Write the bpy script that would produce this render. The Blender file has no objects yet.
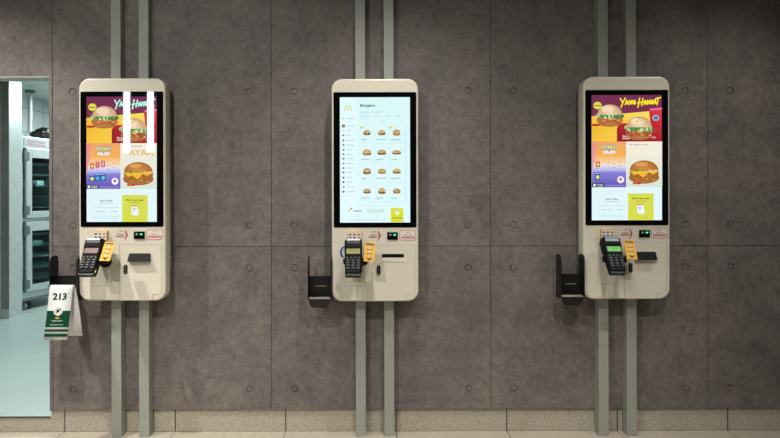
import bpy, bmesh, math, random
from mathutils import Vector, Matrix
random.seed(7)
C = bpy.context.scene.collection
SC = bpy.context.scene
R = math.radians
F = 563.0; VX, VY = 370.0, 196.0; DW = 3.06; HC = 1.28     # focal (px), vanishing point, camera to wall, camera height

# ------------------------------------------------------------------ camera
cd = bpy.data.cameras.new('camera'); cam = bpy.data.objects.new('camera', cd); C.objects.link(cam)
cd.sensor_width = 36; cd.lens = 36*F/780; cd.shift_x = 20/780; cd.shift_y = -23/780
cd.clip_start = 0.05
cam.location = (0, -DW, HC); cam.rotation_euler = (R(90), R(0.12), 0)
SC.camera = cam
# ------------------------------------------------------------------ world, lights, exposure
W = bpy.data.worlds.new('world'); SC.world = W; W.use_nodes = True
W.node_tree.nodes['Background'].inputs[0].default_value = (0.95, 0.97, 1.0, 1)
W.node_tree.nodes['Background'].inputs[1].default_value = 0.035
SC.view_settings.view_transform = 'Standard'; SC.view_settings.look = 'None'
SC.view_settings.exposure = 0.0; SC.view_settings.gamma = 1.0

def lamp(name, kind, loc, energy, color, target=None, **kw):
    l = bpy.data.lights.new(name, kind); l.energy = energy; l.color = color
    for k, v in kw.items(): setattr(l, k, v)
    o = bpy.data.objects.new(name, l); C.objects.link(o); o.location = loc
    if target:
        o.rotation_euler = (Vector(target)-Vector(loc)).to_track_quat('-Z', 'Y').to_euler()
    return o
WARM = (1.0, 0.965, 0.90)
SOFT = 0.022
# downlights in a row close to the panel wall, aimed down
lamp('ceiling_spot', 'SPOT', (-2.45, -0.95, 3.15), 330, WARM, (-1.7, -0.3, 0.0), spot_size=R(74), spot_blend=1, shadow_soft_size=SOFT)
lamp('ceiling_spot', 'SPOT', (0.15, -0.95, 3.15), 115, WARM, (0.1, -0.3, 0.0), spot_size=R(74), spot_blend=1, shadow_soft_size=SOFT)
lamp('ceiling_spot', 'SPOT', (2.3, -0.95, 3.15), 85, WARM, (1.5, -0.3, 0.0), spot_size=R(74), spot_blend=1, shadow_soft_size=SOFT)
# second row further out
lamp('ceiling_spot', 'SPOT', (-1.15, -2.55, 3.15), 168, WARM, (-1.1, -0.3, -0.1), spot_size=R(102), spot_blend=1, shadow_soft_size=SOFT)
lamp('ceiling_spot', 'SPOT', (0.85, -2.55, 3.15), 120, WARM, (0.7, -0.3, -0.1), spot_size=R(88), spot_blend=1, shadow_soft_size=SOFT)
lamp('ceiling_spot', 'SPOT', (-1.3, -1.75, 3.15), 370, WARM, (-1.3, -1.3, 0), spot_size=R(66), spot_blend=1, shadow_soft_size=SOFT)  # added spot: bounces light off the floor to lift the lower wall
lamp('ceiling_spot', 'SPOT', (0.9, -1.75, 3.15), 240, WARM, (0.9, -1.3, 0), spot_size=R(66), spot_blend=1, shadow_soft_size=SOFT)  # added likewise, brightens the lower wall from the floor
lamp('soft_fill_area', 'AREA', (-1.6, -4.6, 3.15), 20, (1, 0.96, 0.9), (-1.0, 0, 0.6), shape='RECTANGLE', size=2.0, size_y=1.0)  # unseen soft area added behind the viewer as general fill
# tall lit shop window strips far behind the viewer, seen mirrored in the left screen
for wx in (-3.74, -3.375):
    lamp('window_strip', 'AREA', (wx, -5.85, 2.46), 12, (0.93, 0.98, 1.0), (wx+0.43, -4.85, 2.46), shape='RECTANGLE', size=0.09, size_y=1.0)
# kitchen lighting, cool
lamp('kitchen_ceiling_panel', 'AREA', (-2.2, 1.2, 2.5), 60, (0.86, 1.0, 0.97), (-2.2, 1.2, 0), shape='RECTANGLE', size=1.2, size_y=1.2)
lamp('kitchen_ceiling_panel', 'AREA', (-2.6, 3.6, 2.5), 95, (0.86, 1.0, 0.97), (-2.6, 3.6, 0), shape='RECTANGLE', size=1.2, size_y=1.2)

# ------------------------------------------------------------------ helpers
def lin(c):
    if isinstance(c, str):
        c = c.lstrip('#'); c = [int(c[i:i+2], 16)/255 for i in (0, 2, 4)]
    return tuple((v/12.92 if v <= 0.04045 else ((v+0.055)/1.055)**2.4) for v in c) + (1.0,)

def mat(name, col, rough=0.5, metal=0.0, noise=None, bump=0.0, scale=60, emis=None, spec=0.5, alpha_glass=False):
    """procedural material: a noise texture varies colour and roughness a little, optional bump"""
    m = bpy.data.materials.new(name); m.use_nodes = True; nt = m.node_tree; b = nt.nodes['Principled BSDF']
    c = lin(col) if isinstance(col, str) else col
    b.inputs['Metallic'].default_value = metal; b.inputs['Roughness'].default_value = rough
    b.inputs['Specular IOR Level'].default_value = spec
    tc = nt.nodes.new('ShaderNodeTexCoord'); n = nt.nodes.new('ShaderNodeTexNoise')
    n.inputs['Scale'].default_value = scale; n.inputs['Detail'].default_value = 5
    nt.links.new(tc.outputs['Object'], n.inputs['Vector'])
    r = nt.nodes.new('ShaderNodeMapRange'); nz = 0.04 if noise is None else noise
    r.inputs[1].default_value = 0.3; r.inputs[2].default_value = 0.7
    r.inputs[3].default_value = 1-nz; r.inputs[4].default_value = 1+nz
    nt.links.new(n.outputs[0], r.inputs[0])
    mx = nt.nodes.new('ShaderNodeMix'); mx.data_type = 'RGBA'; mx.blend_type = 'MULTIPLY'
    mx.inputs[0].default_value = 1; mx.inputs[6].default_value = c
    nt.links.new(r.outputs[0], mx.inputs[7]); nt.links.new(mx.outputs[2], b.inputs['Base Color'])
    if bump:
        bp = nt.nodes.new('ShaderNodeBump'); bp.inputs['Strength'].default_value = bump; bp.inputs['Distance'].default_value = 0.002
        nt.links.new(n.outputs[0], bp.inputs['Height']); nt.links.new(bp.outputs[0], b.inputs['Normal'])
    if emis:
        b.inputs['Emission Color'].default_value = lin(emis[0]); b.inputs['Emission Strength'].default_value = emis[1]
    if alpha_glass:
        b.inputs['Transmission Weight'].default_value = 1.0; b.inputs['IOR'].default_value = 1.1
    return m

class MB:
    """mesh builder: collects polygons with material slots and optional colours"""
    def __init__(s): s.v = []; s.f = []; s.m = []; s.c = []; s.sm = []
    def poly(s, pts, mi=0, col=None, smooth=False):
        i = len(s.v); s.v += [tuple(p) for p in pts]; s.f.append(tuple(range(i, i+len(pts)))); s.m.append(mi)
        if col is None: col = (1, 1, 1, 1)
        s.c.append(col if isinstance(col, list) else [col]*len(pts)); s.sm.append(smooth)
    def raw(s, vs, fs, mi=0, col=(1, 1, 1, 1), smooth=False):
        i = len(s.v); s.v += [tuple(p) for p in vs]
        for f in fs:
            s.f.append(tuple(i+k for k in f)); s.m.append(mi); s.c.append([col]*len(f)); s.sm.append(smooth)
    def box(s, x0, x1, y0, y1, z0, z1, mi=0):
        v = [(x, y, z) for z in (z0, z1) for y in (y0, y1) for x in (x0, x1)]
        s.raw(v, [(0, 2, 3, 1), (4, 5, 7, 6), (0, 1, 5, 4), (2, 6, 7, 3), (0, 4, 6, 2), (1, 3, 7, 5)], mi)
    def rbox(s, cx, cz, w, h, r, yb, yf, bev=0.0, mi=0, seg=8, ms=None):
        """rounded-rectangle slab in XZ from back yb to front yf (yf < yb faces the viewer), bevelled front edge"""
        ms = mi if ms is None else ms
        def loop(ins, y):
            rr = max(r-ins, 0.0005); L = []
            for (sx, sz, a0) in ((1, 1, 0), (-1, 1, 90), (-1, -1, 180), (1, -1, 270)):
                for k in range(seg+1):
                    a = R(a0+90*k/seg)
                    L.append((cx+sx*(w/2-ins-rr)+rr*math.cos(a), y, cz+sz*(h/2-ins-rr)+rr*math.sin(a)))
            return L
        loops = [loop(0, yb)]
        if bev:
            for k in range(6):
                a = R(90*k/5); loops.append(loop(bev*(1-math.cos(a)), yf+bev*(1-math.sin(a))))
        else: loops.append(loop(0, yf))
        n = len(loops[0]); vs = [p for L in loops for p in L]; fs = []
        for q in range(len(loops)-1):
            for k in range(n):
                a, b = q*n+k, q*n+(k+1) % n
                fs.append((a, b, b+n, a+n))
        s.raw(vs, fs, ms, smooth=bool(bev))
        s.raw(loops[-1], [tuple(range(n-1, -1, -1))][::1], mi); s.raw(loops[0], [tuple(range(n))], ms)
    def tube(s, pts, r, n=12, mi=0, cap=True, smooth=True):
        pts = [Vector(p) for p in pts]; rs = r if isinstance(r, (list, tuple)) else [r]*len(pts)
        vs = []; fs = []; prev = None
        for i, p in enumerate(pts):
            t = (pts[min(i+1, len(pts)-1)]-pts[max(i-1, 0)]).normalized()
            u = t.orthogonal().normalized() if prev is None else (prev-t*prev.dot(t)).normalized()
            prev = u; w = t.cross(u)
            for k in range(n):
                a = 2*math.pi*k/n; vs.append(p+(u*math.cos(a)+w*math.sin(a))*rs[i])
        for i in range(len(pts)-1):
            for k in range(n):
                fs.append((i*n+k, i*n+(k+1) % n, (i+1)*n+(k+1) % n, (i+1)*n+k))
        s.raw(vs, fs, mi, smooth=smooth)
        if cap:
            s.raw(vs[:n], [tuple(range(n-1, -1, -1))], mi); s.raw(vs[-n:], [tuple(range(n))], mi)
    def build(s, name, mats, parent=None, bevel=0.0, at=None):
        me = bpy.data.meshes.new(name); me.from_pydata([tuple(v) for v in s.v], [], s.f)
        for m in (mats if isinstance(mats, (list, tuple)) else [mats]): me.materials.append(m)
        ca = me.color_attributes.new('Col', 'FLOAT_COLOR', 'CORNER')
        k = 0
        for i, p in enumerate(me.polygons):
            p.material_index = s.m[i]; p.use_smooth = s.sm[i]
            for j in range(len(s.f[i])):
                ca.data[k].color = s.c[i][j]; k += 1
        o = bpy.data.objects.new(name, me); C.objects.link(o)
        if parent: o.parent = parent
        if at: o.location = at
        if bevel:
            b = o.modifiers.new('bevel', 'BEVEL'); b.width = bevel; b.segments = 2; b.limit_method = 'ANGLE'
        return o

def tag(o, label, cat, group=None):
    o['label'] = label; o['category'] = cat
    if group: o['group'] = group
    return o
def empty(name, loc, label, cat, group=None, rz=0):
    o = bpy.data.objects.new(name, None); C.objects.link(o); o.location = loc; o.rotation_euler = (0, 0, rz)
    o.empty_display_size = 0.05
    return tag(o, label, cat, group)
def struct(o): o['kind'] = 'structure'; return o

_tc = {}
def text_geo(t, bold=0.0):
    """verts / faces of a line of text, unit height, centred"""
    if (t, bold) in _tc: return _tc[(t, bold)]
    cu = bpy.data.curves.new('t', 'FONT'); cu.body = t; cu.offset = bold; cu.resolution_u = 3
    o = bpy.data.objects.new('t', cu); C.objects.link(o)
    bpy.context.view_layer.update()
    me = bpy.data.meshes.new_from_object(o.evaluated_get(bpy.context.evaluated_depsgraph_get()))
    vs = [(v.co.x, v.co.y) for v in me.vertices]; fs = [tuple(p.vertices) for p in me.polygons]
    bpy.data.objects.remove(o); bpy.data.curves.remove(cu); bpy.data.meshes.remove(me)
    xs = [v[0] for v in vs]; ys = [v[1] for v in vs]
    cx, cy, w, h = (min(xs)+max(xs))/2, (min(ys)+max(ys))/2, max(xs)-min(xs), max(ys)-min(ys)
    r = ([((x-cx)/w, (y-cy)/h) for x, y in vs], fs); _tc[(t, bold)] = r
    return r

class Paint:
    """flat picture content: coloured polygons stacked by hair-thin steps; place() maps (u right, v down, layer) into 3-D"""
    def __init__(s, place, step=0.000012): s.mb = MB(); s.pl = place; s.k = 0; s.step = step
    def _p(s, u, v): return s.pl(u, v, s.k*s.step)
    def poly(s, pts, col):
        s.k += 1
        cs = [lin(c) for c in col] if isinstance(col, list) else lin(col)
        P = [s._p(u, v) for u, v in pts]
        a = sum(pts[i][0]*pts[(i+1) % len(pts)][1]-pts[(i+1) % len(pts)][0]*pts[i][1] for i in range(len(pts)))
        if a > 0: P.reverse(); cs = cs[::-1] if isinstance(cs, list) else cs
        s.mb.poly(P, 0, cs)
    def rect(s, u0, v0, u1, v1, col, col2=None):
        s.poly([(u0, v0), (u1, v0), (u1, v1), (u0, v1)], col if col2 is None else [col, col, col2, col2])
    def rrect(s, u0, v0, u1, v1, r, col):
        P = []
        for cx, cy, a0 in ((u1-r, v1-r, 0), (u0+r, v1-r, 90), (u0+r, v0+r, 180), (u1-r, v0+r, 270)):
            for k in range(5):
                a = R(a0+22.5*k); P.append((cx+r*math.cos(a), cy+r*math.sin(a)))
        s.poly(P, col)
    def ell(s, cu, cv, a, b, col, col2=None, a0=0, a1=360, n=20):
        s.k += 1; c1 = lin(col); c2 = lin(col2 or col); ce = s._p(cu, cv)
        for k in range(n):
            t0, t1 = R(a0+(a1-a0)*k/n), R(a0+(a1-a0)*(k+1)/n)
            s.mb.poly([ce, s._p(cu+a*math.cos(t1), cv+b*math.sin(t1)), s._p(cu+a*math.cos(t0), cv+b*math.sin(t0))], 0, [c1, c2, c2])
    def line(s, pts, w, col):
        s.k += 1; c = lin(col)
        for (x0, y0), (x1, y1) in zip(pts, pts[1:]):
            L = math.hypot(x1-x0, y1-y0) or 1; ex, ey = (x1-x0)/L*w*0.4, (y1-y0)/L*w*0.4; nx, ny = -(y1-y0)/L*w/2, (x1-x0)/L*w/2
            s.mb.poly([s._p(x0-ex-nx, y0-ey-ny), s._p(x1+ex-nx, y1+ey-ny), s._p(x1+ex+nx, y1+ey+ny), s._p(x0-ex+nx, y0-ey+ny)][::-1], 0, c)
    def text(s, t, cu, cv, w, h, col, bold=0.0):
        s.k += 1; vs, fs = text_geo(t, bold)
        s.mb.raw([s._p(cu+x*w, cv-y*h) for x, y in vs], fs, 0, lin(col))

# ------------------------------------------------------------------ materials
def colour_mat(name, emission, rough, coat=0.0, strength=1.0):
    m = bpy.data.materials.new(name); m.use_nodes = True; nt = m.node_tree; b = nt.nodes['Principled BSDF']
    a = nt.nodes.new('ShaderNodeVertexColor'); a.layer_name = 'Col'
    b.inputs['Roughness'].default_value = rough
    if emission:
        b.inputs['Base Color'].default_value = (0.005, 0.005, 0.006, 1)
        nt.links.new(a.outputs[0], b.inputs['Emission Color']); b.inputs['Emission Strength'].default_value = strength
    else: nt.links.new(a.outputs[0], b.inputs['Base Color']); b.inputs['Specular IOR Level'].default_value = 0.12
    return m
M = {}
M['display'] = colour_mat('display_picture', True, 0.02, strength=1.06)
M['print'] = colour_mat('printed_ink', False, 0.5)
M['lcd'] = colour_mat('terminal_lcd', True, 0.3, strength=0.9)
M['cream'] = mat('cream_coated_casing', '#d8d2c1', 0.32, noise=0.015)
M['cream2'] = mat('cream_seam', '#a9a291', 0.5)
M['glass_black'] = mat('black_bezel_glass', '#050506', 0.02, scale=20)
M['black'] = mat('black_plastic', '#060607', 0.6, spec=0.2, scale=150, noise=0.1)
M['blackmetal'] = mat('black_powder_coat', '#0c0c0d', 0.42, scale=300, noise=0.15, bump=0.1)
M['key'] = mat('terminal_key', '#1c1e20', 0.5)
M['keytop'] = mat('terminal_key_legend', '#75776c', 0.5)
M['post'] = mat('grey_green_painted_steel', '#90938a', 0.42, noise=0.03, scale=25)
M['bracket'] = mat('grey_bracket_steel', '#85857a', 0.5, noise=0.04)
M['orange'] = mat('orange_card', '#dba428', 0.6)
M['white'] = mat('white_card', '#d9dad8', 0.55)
M['paperblue'] = mat('white_card_back', '#e2e6ea', 0.5)
M['steel'] = mat('brushed_stainless', '#bcc4c4', 0.34, metal=0.6, noise=0.08, scale=18)
M['steel_mid'] = mat('stainless_reflection_tone', '#8c8a84', 0.4, metal=0.5, noise=0.12, scale=6)  # guard front: darker brownish reflection put into the steel colour
M['wire'] = mat('shelf_wire', '#8a9694', 0.4, metal=0.5)
M['steel_dark'] = mat('dark_stainless', '#6b7678', 0.4, metal=0.7, noise=0.1)
M['rubber'] = mat('grey_rubber', '#7c8484', 0.6)
M['blue'] = mat('blue_cable', '#1d4fa0', 0.4)
M['lip'] = mat('beige_slot_and_ledge', '#857b6e', 0.6)  # paler beige for the holder slot and tray ledge
M['bag'] = mat('black_plastic_bag', '#08090a', 0.35, bump=0.6, scale=40)
M['gap'] = mat('dark_gap', '#26241f', 0.9)
M['pane'] = mat('cabinet_glass', (0.55, 0.72, 0.72, 1), 0.02, alpha_glass=True)
M['tray'] = mat('tray_white', '#c8d4d2', 0.5)
M['inside'] = mat('cabinet_inside', '#5c6c6e', 0.6)
M['led_green'] = mat('green_indicator', '#1fbf7a', 0.4, emis=('#2be08d', 0.9))
M['led_amber'] = mat('amber_indicator', '#8f8a70', 0.4)

def wall_mat():
    m = bpy.data.materials.new('concrete_look_panel'); m.use_nodes = True; nt = m.node_tree; N = nt.nodes; L = nt.links
    b = N['Principled BSDF']; tc = N.new('ShaderNodeTexCoord')
    def noise(sc, det, rough=0.6, dist=0.0):
        n = N.new('ShaderNodeTexNoise'); n.inputs['Scale'].default_value = sc; n.inputs['Detail'].default_value = det
        n.inputs['Roughness'].default_value = rough; n.inputs['Distortion'].default_value = dist
        L.new(tc.outputs['Object'], n.inputs['Vector']); return n
    def ramp(src, stops):
        r = N.new('ShaderNodeValToRGB'); e = r.color_ramp.elements
        e[0].position, e[0].color = stops[0][0], lin(stops[0][1]); e[1].position, e[1].color = stops[-1][0], lin(stops[-1][1])
        for p, c in stops[1:-1]: x = e.new(p); x.color = lin(c)
        L.new(src.outputs[0], r.inputs[0]); return r
    def mul(a, b2, fac=1.0):
        x = N.new('ShaderNodeMix'); x.data_type = 'RGBA'; x.blend_type = 'MULTIPLY'; x.inputs[0].default_value = fac
        L.new(a, x.inputs[6]); L.new(b2, x.inputs[7]); return x.outputs[2]
    big = ramp(noise(2.6, 4, 0.6, 0.4), [(0.32, '#837d7c'), (0.5, '#8e8885'), (0.68, '#99918b')])
    fine = ramp(noise(26, 9, 0.75, 0.1), [(0.34, '#c6c3c5'), (0.52, '#e6e4e3'), (0.68, '#fbf9f8')])
    blot = ramp(noise(7, 7, 0.72, 0.15), [(0.3, '#cfccd0'), (0.5, '#ecebea'), (0.7, '#fdf9f4')])
    grit = ramp(noise(190, 3, 0.7), [(0.3, '#d2d2d2'), (0.6, '#ffffff')])
    c = mul(mul(mul(big.outputs[0], fine.outputs[0]), blot.outputs[0]), grit.outputs[0])
    L.new(c, b.inputs['Base Color']); b.inputs['Roughness'].default_value = 0.55
    b.inputs['Specular IOR Level'].default_value = 0.3
    bp = N.new('ShaderNodeBump'); bp.inputs['Strength'].default_value = 0.12; bp.inputs['Distance'].default_value = 0.002
    L.new(N[fine.name].inputs[0].links[0].from_socket, bp.inputs['Height']); L.new(bp.outputs[0], b.inputs['Normal'])
    return m
M['wall'] = wall_mat()

def tile_mat(name, base, dark, ox, oy, sx, sy, joint, jw=0.004, sc=45, axes='XY', rough=0.4, contrast=0.25, speck=True):
    """tile surface: joints from modulo of object coordinates, travertine-like speckle"""
    m = bpy.data.materials.new(name); m.use_nodes = True; nt = m.node_tree; N = nt.nodes; L = nt.links
    b = N['Principled BSDF']; tc = N.new('ShaderNodeTexCoord'); sp = N.new('ShaderNodeSeparateXYZ'); L.new(tc.outputs['Object'], sp.inputs[0])
    def math_(op, a, v=None, v2=None):
        x = N.new('ShaderNodeMath'); x.operation = op
        if isinstance(a, (int, float)): x.inputs[0].default_value = a
        else: L.new(a, x.inputs[0])
        if v is not None:
            if isinstance(v, (int, float)): x.inputs[1].default_value = v
            else: L.new(v, x.inputs[1])
        return x.outputs[0]
    def joints(sock, off, size):
        if size is None: return None
        q = math_('SUBTRACT', sock, off); q = math_('DIVIDE', q, size); q = math_('FRACT', q)
        q = math_('SUBTRACT', q, 0.5); q = math_('ABSOLUTE', q)
        return math_('GREATER_THAN', q, 0.5-jw/2/size)
    j = joints(sp.outputs[axes[0]], ox, sx); j2 = joints(sp.outputs[axes[1]], oy, sy)
    jj = j if j2 is None else (j2 if j is None else math_('MAXIMUM', j, j2))
    n = N.new('ShaderNodeTexNoise'); n.inputs['Scale'].default_value = sc; n.inputs['Detail'].default_value = 6; n.inputs['Roughness'].default_value = 0.7
    L.new(tc.outputs['Object'], n.inputs['Vector'])
    r = N.new('ShaderNodeValToRGB'); r.color_ramp.elements[0].position = 0.5-contrast; r.color_ramp.elements[1].position = 0.5+contrast*0.4
    r.color_ramp.elements[0].color = lin(dark); r.color_ramp.elements[1].color = lin(base); L.new(n.outputs[0], r.inputs[0])
    mx = N.new('ShaderNodeMix'); mx.data_type = 'RGBA'; L.new(jj, mx.inputs[0]); L.new(r.outputs[0], mx.inputs[6]); mx.inputs[7].default_value = lin(joint)
    L.new(mx.outputs[2], b.inputs['Base Color']); b.inputs['Roughness'].default_value = rough
    return m
JX = (285.3-VX)/183.1                                    # one baseboard joint, tiles 0.6 m
M['floor'] = tile_mat('beige_stone_floor_tiles', '#aba394', '#8f8777', JX, 0.0145, 0.6033, 0.6, '#3b372c', sc=60)
M['base'] = tile_mat('beige_stone_baseboard_tiles', '#b2aa9b', '#857c69', JX, 9.0, 0.6033, 20.0, '#2b2820', jw=0.006, sc=75, axes='XZ', rough=0.5)
M['kfloor'] = tile_mat('pale_kitchen_floor_tiles', '#8b9896', '#7f8c8a', -2.33, 0.19, 0.62, 0.3, '#7d918e', jw=0.004, sc=8, rough=0.35, contrast=0.4)
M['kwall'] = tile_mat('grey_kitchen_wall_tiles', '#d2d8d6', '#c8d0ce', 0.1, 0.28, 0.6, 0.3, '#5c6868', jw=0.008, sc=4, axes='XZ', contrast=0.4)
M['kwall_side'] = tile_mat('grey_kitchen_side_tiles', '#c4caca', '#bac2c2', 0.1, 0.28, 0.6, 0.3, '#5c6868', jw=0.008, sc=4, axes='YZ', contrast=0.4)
M['kceil'] = tile_mat('kitchen_ceiling_tiles', '#cfd6d2', '#c6cecb', -3.9, 3.35, 0.6, 0.6, '#55605e', jw=0.012, sc=6, contrast=0.4)
M['ceil'] = mat('grey_ceiling_paint', '#8a8781', 0.8)
M['lintel'] = mat('pale_door_frame_paint', '#a8b0a4', 0.5)

# ------------------------------------------------------------------ setting
# panel wall: separate sheets with open joints and drilled tie holes
PJ = [-4.11, -2.925, -1.739, -0.536, 0.655, 1.835, 3.02, 4.21]
ZH = 1.28-(246.3-VY)/184; ZB = 1.28-(408.9-VY)/184; ZT = 3.2
OPX0, OPX1, OPZ = -2.75, -1.742, 1.28+120/184.0
g = 0.0013
mb = MB()
def panel(x0, x1, z0, z1): mb.box(x0+g, x1-g, 0.0, 0.014, z0+g, z1-g)
for a, b_ in zip(PJ, PJ[1:]):
    if b_ <= -1.7:
        if a < -3: panel(a, b_, ZB, ZH); panel(a, b_, ZH, ZT)
        else: panel(a, OPX0, ZB, OPZ) if False else None; panel(a, b_, OPZ, ZT)
    else: panel(a, b_, ZB, ZH); panel(a, b_, ZH, ZT)
wall = mb.build('wall_back', [M['wall']])
cut = MB()
zh = [1.28-(p-VY)/184 for p in (91.0, 225.0, 267.5, 388.7)]
for j in PJ[2:-1]:
    for dx in (-0.121, 0.124):
        if j < -1.6 and dx < 0: continue
        for z in zh: cut.tube([(j+dx, -0.02, z), (j+dx, 0.0075, z)], 0.0185, n=20)
co = cut.build('cutter', M['wall'])
bm = bmesh.new(); bm.from_mesh(co.data); bmesh.ops.remove_doubles(bm, verts=bm.verts, dist=1e-5); bmesh.ops.recalc_face_normals(bm, faces=bm.faces); bm.to_mesh(co.data); bm.free()
bo = wall.modifiers.new('b', 'BOOLEAN'); bo.operation = 'DIFFERENCE'; bo.object = co; bo.solver = 'EXACT'
bpy.context.view_layer.update()
nm = bpy.data.meshes.new_from_object(wall.evaluated_get(bpy.context.evaluated_depsgraph_get()))
wall.modifiers.clear(); wall.data = nm; bpy.data.objects.remove(co); struct(wall)
for p in nm.polygons: p.use_smooth = False
mb = MB()
for j in PJ[2:-1]:
    for dx in (-0.121, 0.124):
        if j < -1.6 and dx < 0: continue
        for z in zh: mb.tube([(j+dx, 0.0015, z), (j+dx, 0.0085, z)], 0.0150, n=20, smooth=False)
struct(mb.build('trim_tie_hole_plugs', [M['wall']], bevel=0.001))
# wall core behind the sheets
mb = MB()
mb.box(OPX1+0.001, 4.21, 0.0145, 0.10, 0.13, ZT)
mb.box(OPX0, OPX1, 0.015, 0.10, OPZ+0.004, ZT)
mb.box(-4.11, OPX0, 0.015, 0.10, 0.10, ZT)
struct(mb.build('wall_core', [M['gap']]))
mb = MB(); mb.box(OPX0, OPX1, 0.0, 0.102, OPZ-0.004, OPZ+0.0015); mb.box(OPX1+0.0002, OPX1+0.0095, 0.02, 0.104, 0.1305, OPZ)
struct(mb.build('trim_doorway', [M['lintel']]))
mb = MB(); mb.box(-1.742, -1.725, -0.004, 0.0, 0.115, ZT)
struct(mb.build('trim_corner', [M['wall']], bevel=0.001))
# baseboard and kitchen threshold step
ZBB = 1.28-(412.2-VY)/184-0.0
mb = MB(); mb.box(-1.679, 4.21, 0.0145, 0.05, -0.004, 0.1295); struct(mb.build('baseboard_back', [M['base']], bevel=0.001))
mb = MB(); mb.box(-4.11, -1.6795, 0.0145, 0.10, -0.004, 0.076); mb.box(OPX1, -1.6795, 0.0145, 0.05, 0.0762, 0.1295)
struct(mb.build('baseboard_threshold', [M['base']], bevel=0.001))
mb = MB(); mb.box(-4.5, 4.5, -6.5, 0.06, -0.08, -0.004); struct(mb.build('floor', [M['floor']]))
mb = MB(); mb.box(-4.5, 4.5, -6.5, 0.1, 3.2, 3.25); struct(mb.build('ceiling', [M['ceil']]))
# kitchen behind the doorway
mb = MB(); mb.box(-6, 0.0, 0.101, 6.2, 0.0, 0.08); mb.box(-4.11, OPX1-0.004, 0.012, 0.101, 0.0765, 0.08); struct(mb.build('floor_kitchen', [M['kfloor']]))
mb = MB(); mb.box(-4.11, OPX1-0.004, 0.0085, 0.0118, 0.0762, 0.0815); struct(mb.build('trim_threshold', [M['gap']]))
mb = MB(); mb.box(-6, 0.0, 0.101, 6.2, 2.55, 2.6); struct(mb.build('ceiling_kitchen', [M['kceil']]))
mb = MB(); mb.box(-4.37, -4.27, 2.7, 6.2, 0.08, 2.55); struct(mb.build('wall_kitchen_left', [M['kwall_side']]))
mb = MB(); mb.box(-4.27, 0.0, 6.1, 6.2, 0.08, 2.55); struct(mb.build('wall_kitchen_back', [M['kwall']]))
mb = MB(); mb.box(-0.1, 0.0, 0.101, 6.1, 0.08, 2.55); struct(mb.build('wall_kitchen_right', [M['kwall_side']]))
mb = MB(); mb.box(-6.0, -3.565, 2.5, 2.695, 0.17, 2.55); struct(mb.build('wall_kitchen_pier', [M['kwall']]))
mb = MB(); mb.box(-6.0, -3.559, 2.494, 2.70, 0.08, 0.17); mb.box(-3.566, -3.559, 2.494, 2.70, 0.1702, 2.549)
struct(mb.build('trim_steel_corner', [M['steel']], bevel=0.004))

mb = MB(); mb.box(-3.645, -3.5665, 2.494, 2.4995, 0.1702, 2.549); struct(mb.build('trim_steel_front', [M['steel_mid']]))

# ------------------------------------------------------------------ six steel posts behind the kiosks
kx = [-1.2945, 0.0265, 1.341]; kz = [0.7345, 0.7286, 0.7375]
posts = [(-1.3565, 'grey-green steel post behind the left kiosk, the one nearer the kitchen doorway'),
         (-1.208, 'grey-green steel post behind the left kiosk, on its right beside the bare wall'),
         (-0.051, 'grey-green steel post behind the middle kiosk, the left of its two'),
         (0.101, 'grey-green steel post behind the middle kiosk, the right of its two'),
         (1.246, 'grey-green steel post behind the right kiosk, the left one nearer the holder'),
         (1.3965, 'grey-green steel post behind the right kiosk, the rightmost post of all')]
for x, lab in posts:
    mb = MB(); mb.box(-0.0265, 0.0265, -0.055, -0.0005, -0.004, 3.199)
    o = mb.build('steel_post', [M['post']], bevel=0.0025, at=(x, 0, 0)); tag(o, lab, 'post', 'steel mounting posts')

# ------------------------------------------------------------------ pictures on the three screens
def burger(P, cu, top, w, h, bun='#c98a4a', bun2='#a86a34', patty='#a0623a', greens='#5b9a4c', cheese='#e8b43a', seed=1, light='#e0b07c'):
    r = random.Random(seed); a = w/2
    P.ell(cu, top+h*0.86, a*0.88, h*0.16, '#b98048', bun2)                       # heel bun
    P.rrect(cu-a*0.98, top+h*0.56, cu+a*0.98, top+h*0.86, h*0.13, patty)          # filling
    for k in range(int(8+w*0.5)):
        x = cu+r.uniform(-0.85, 0.85)*a; y = top+h*r.uniform(0.6, 0.84)
        P.ell(x, y, w*0.06, h*0.04, r.choice(['#c98a5c', '#8a4a2c', '#d9a070', '#b5673c']), n=6)
    P.poly([(cu-a*0.9, top+h*0.5), (cu+a*0.9, top+h*0.5), (cu+a*0.75, top+h*0.6), (cu+a*0.35, top+h*0.58), (cu+a*0.05, top+h*0.72), (cu-a*0.3, top+h*0.58), (cu-a*0.7, top+h*0.62)], cheese)
    for k in range(int(11+w*0.9)):                                               # leaf frill
        x = cu-a+2*a*(k+0.5)/int(11+w*0.9)
        P.ell(x, top+h*(0.52+r.uniform(-0.05, 0.06)), w*0.05+0.15, h*(0.085 if w > 20 and seed < 9 else 0.06), r.choice([greens, '#8cc070', '#3f7a40', '#cfe0b0']), n=7)
    P.ell(cu, top+h*0.47, a*0.93, h*0.47, light, bun, 180, 360)                  # crown
    P.ell(cu-a*0.15, top+h*0.22, a*0.5, h*0.16, light, bun if False else light, n=12) if w > 15 else None
    if w > 12:
        for k in range(26):
            t = r.uniform(200, 340); q = r.uniform(0.2, 0.85)
            P.ell(cu+a*0.93*q*math.cos(R(t)), top+h*0.46+h*0.44*q*math.sin(R(t)), 0.25, 0.18, '#f0d8b0', n=5)

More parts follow.
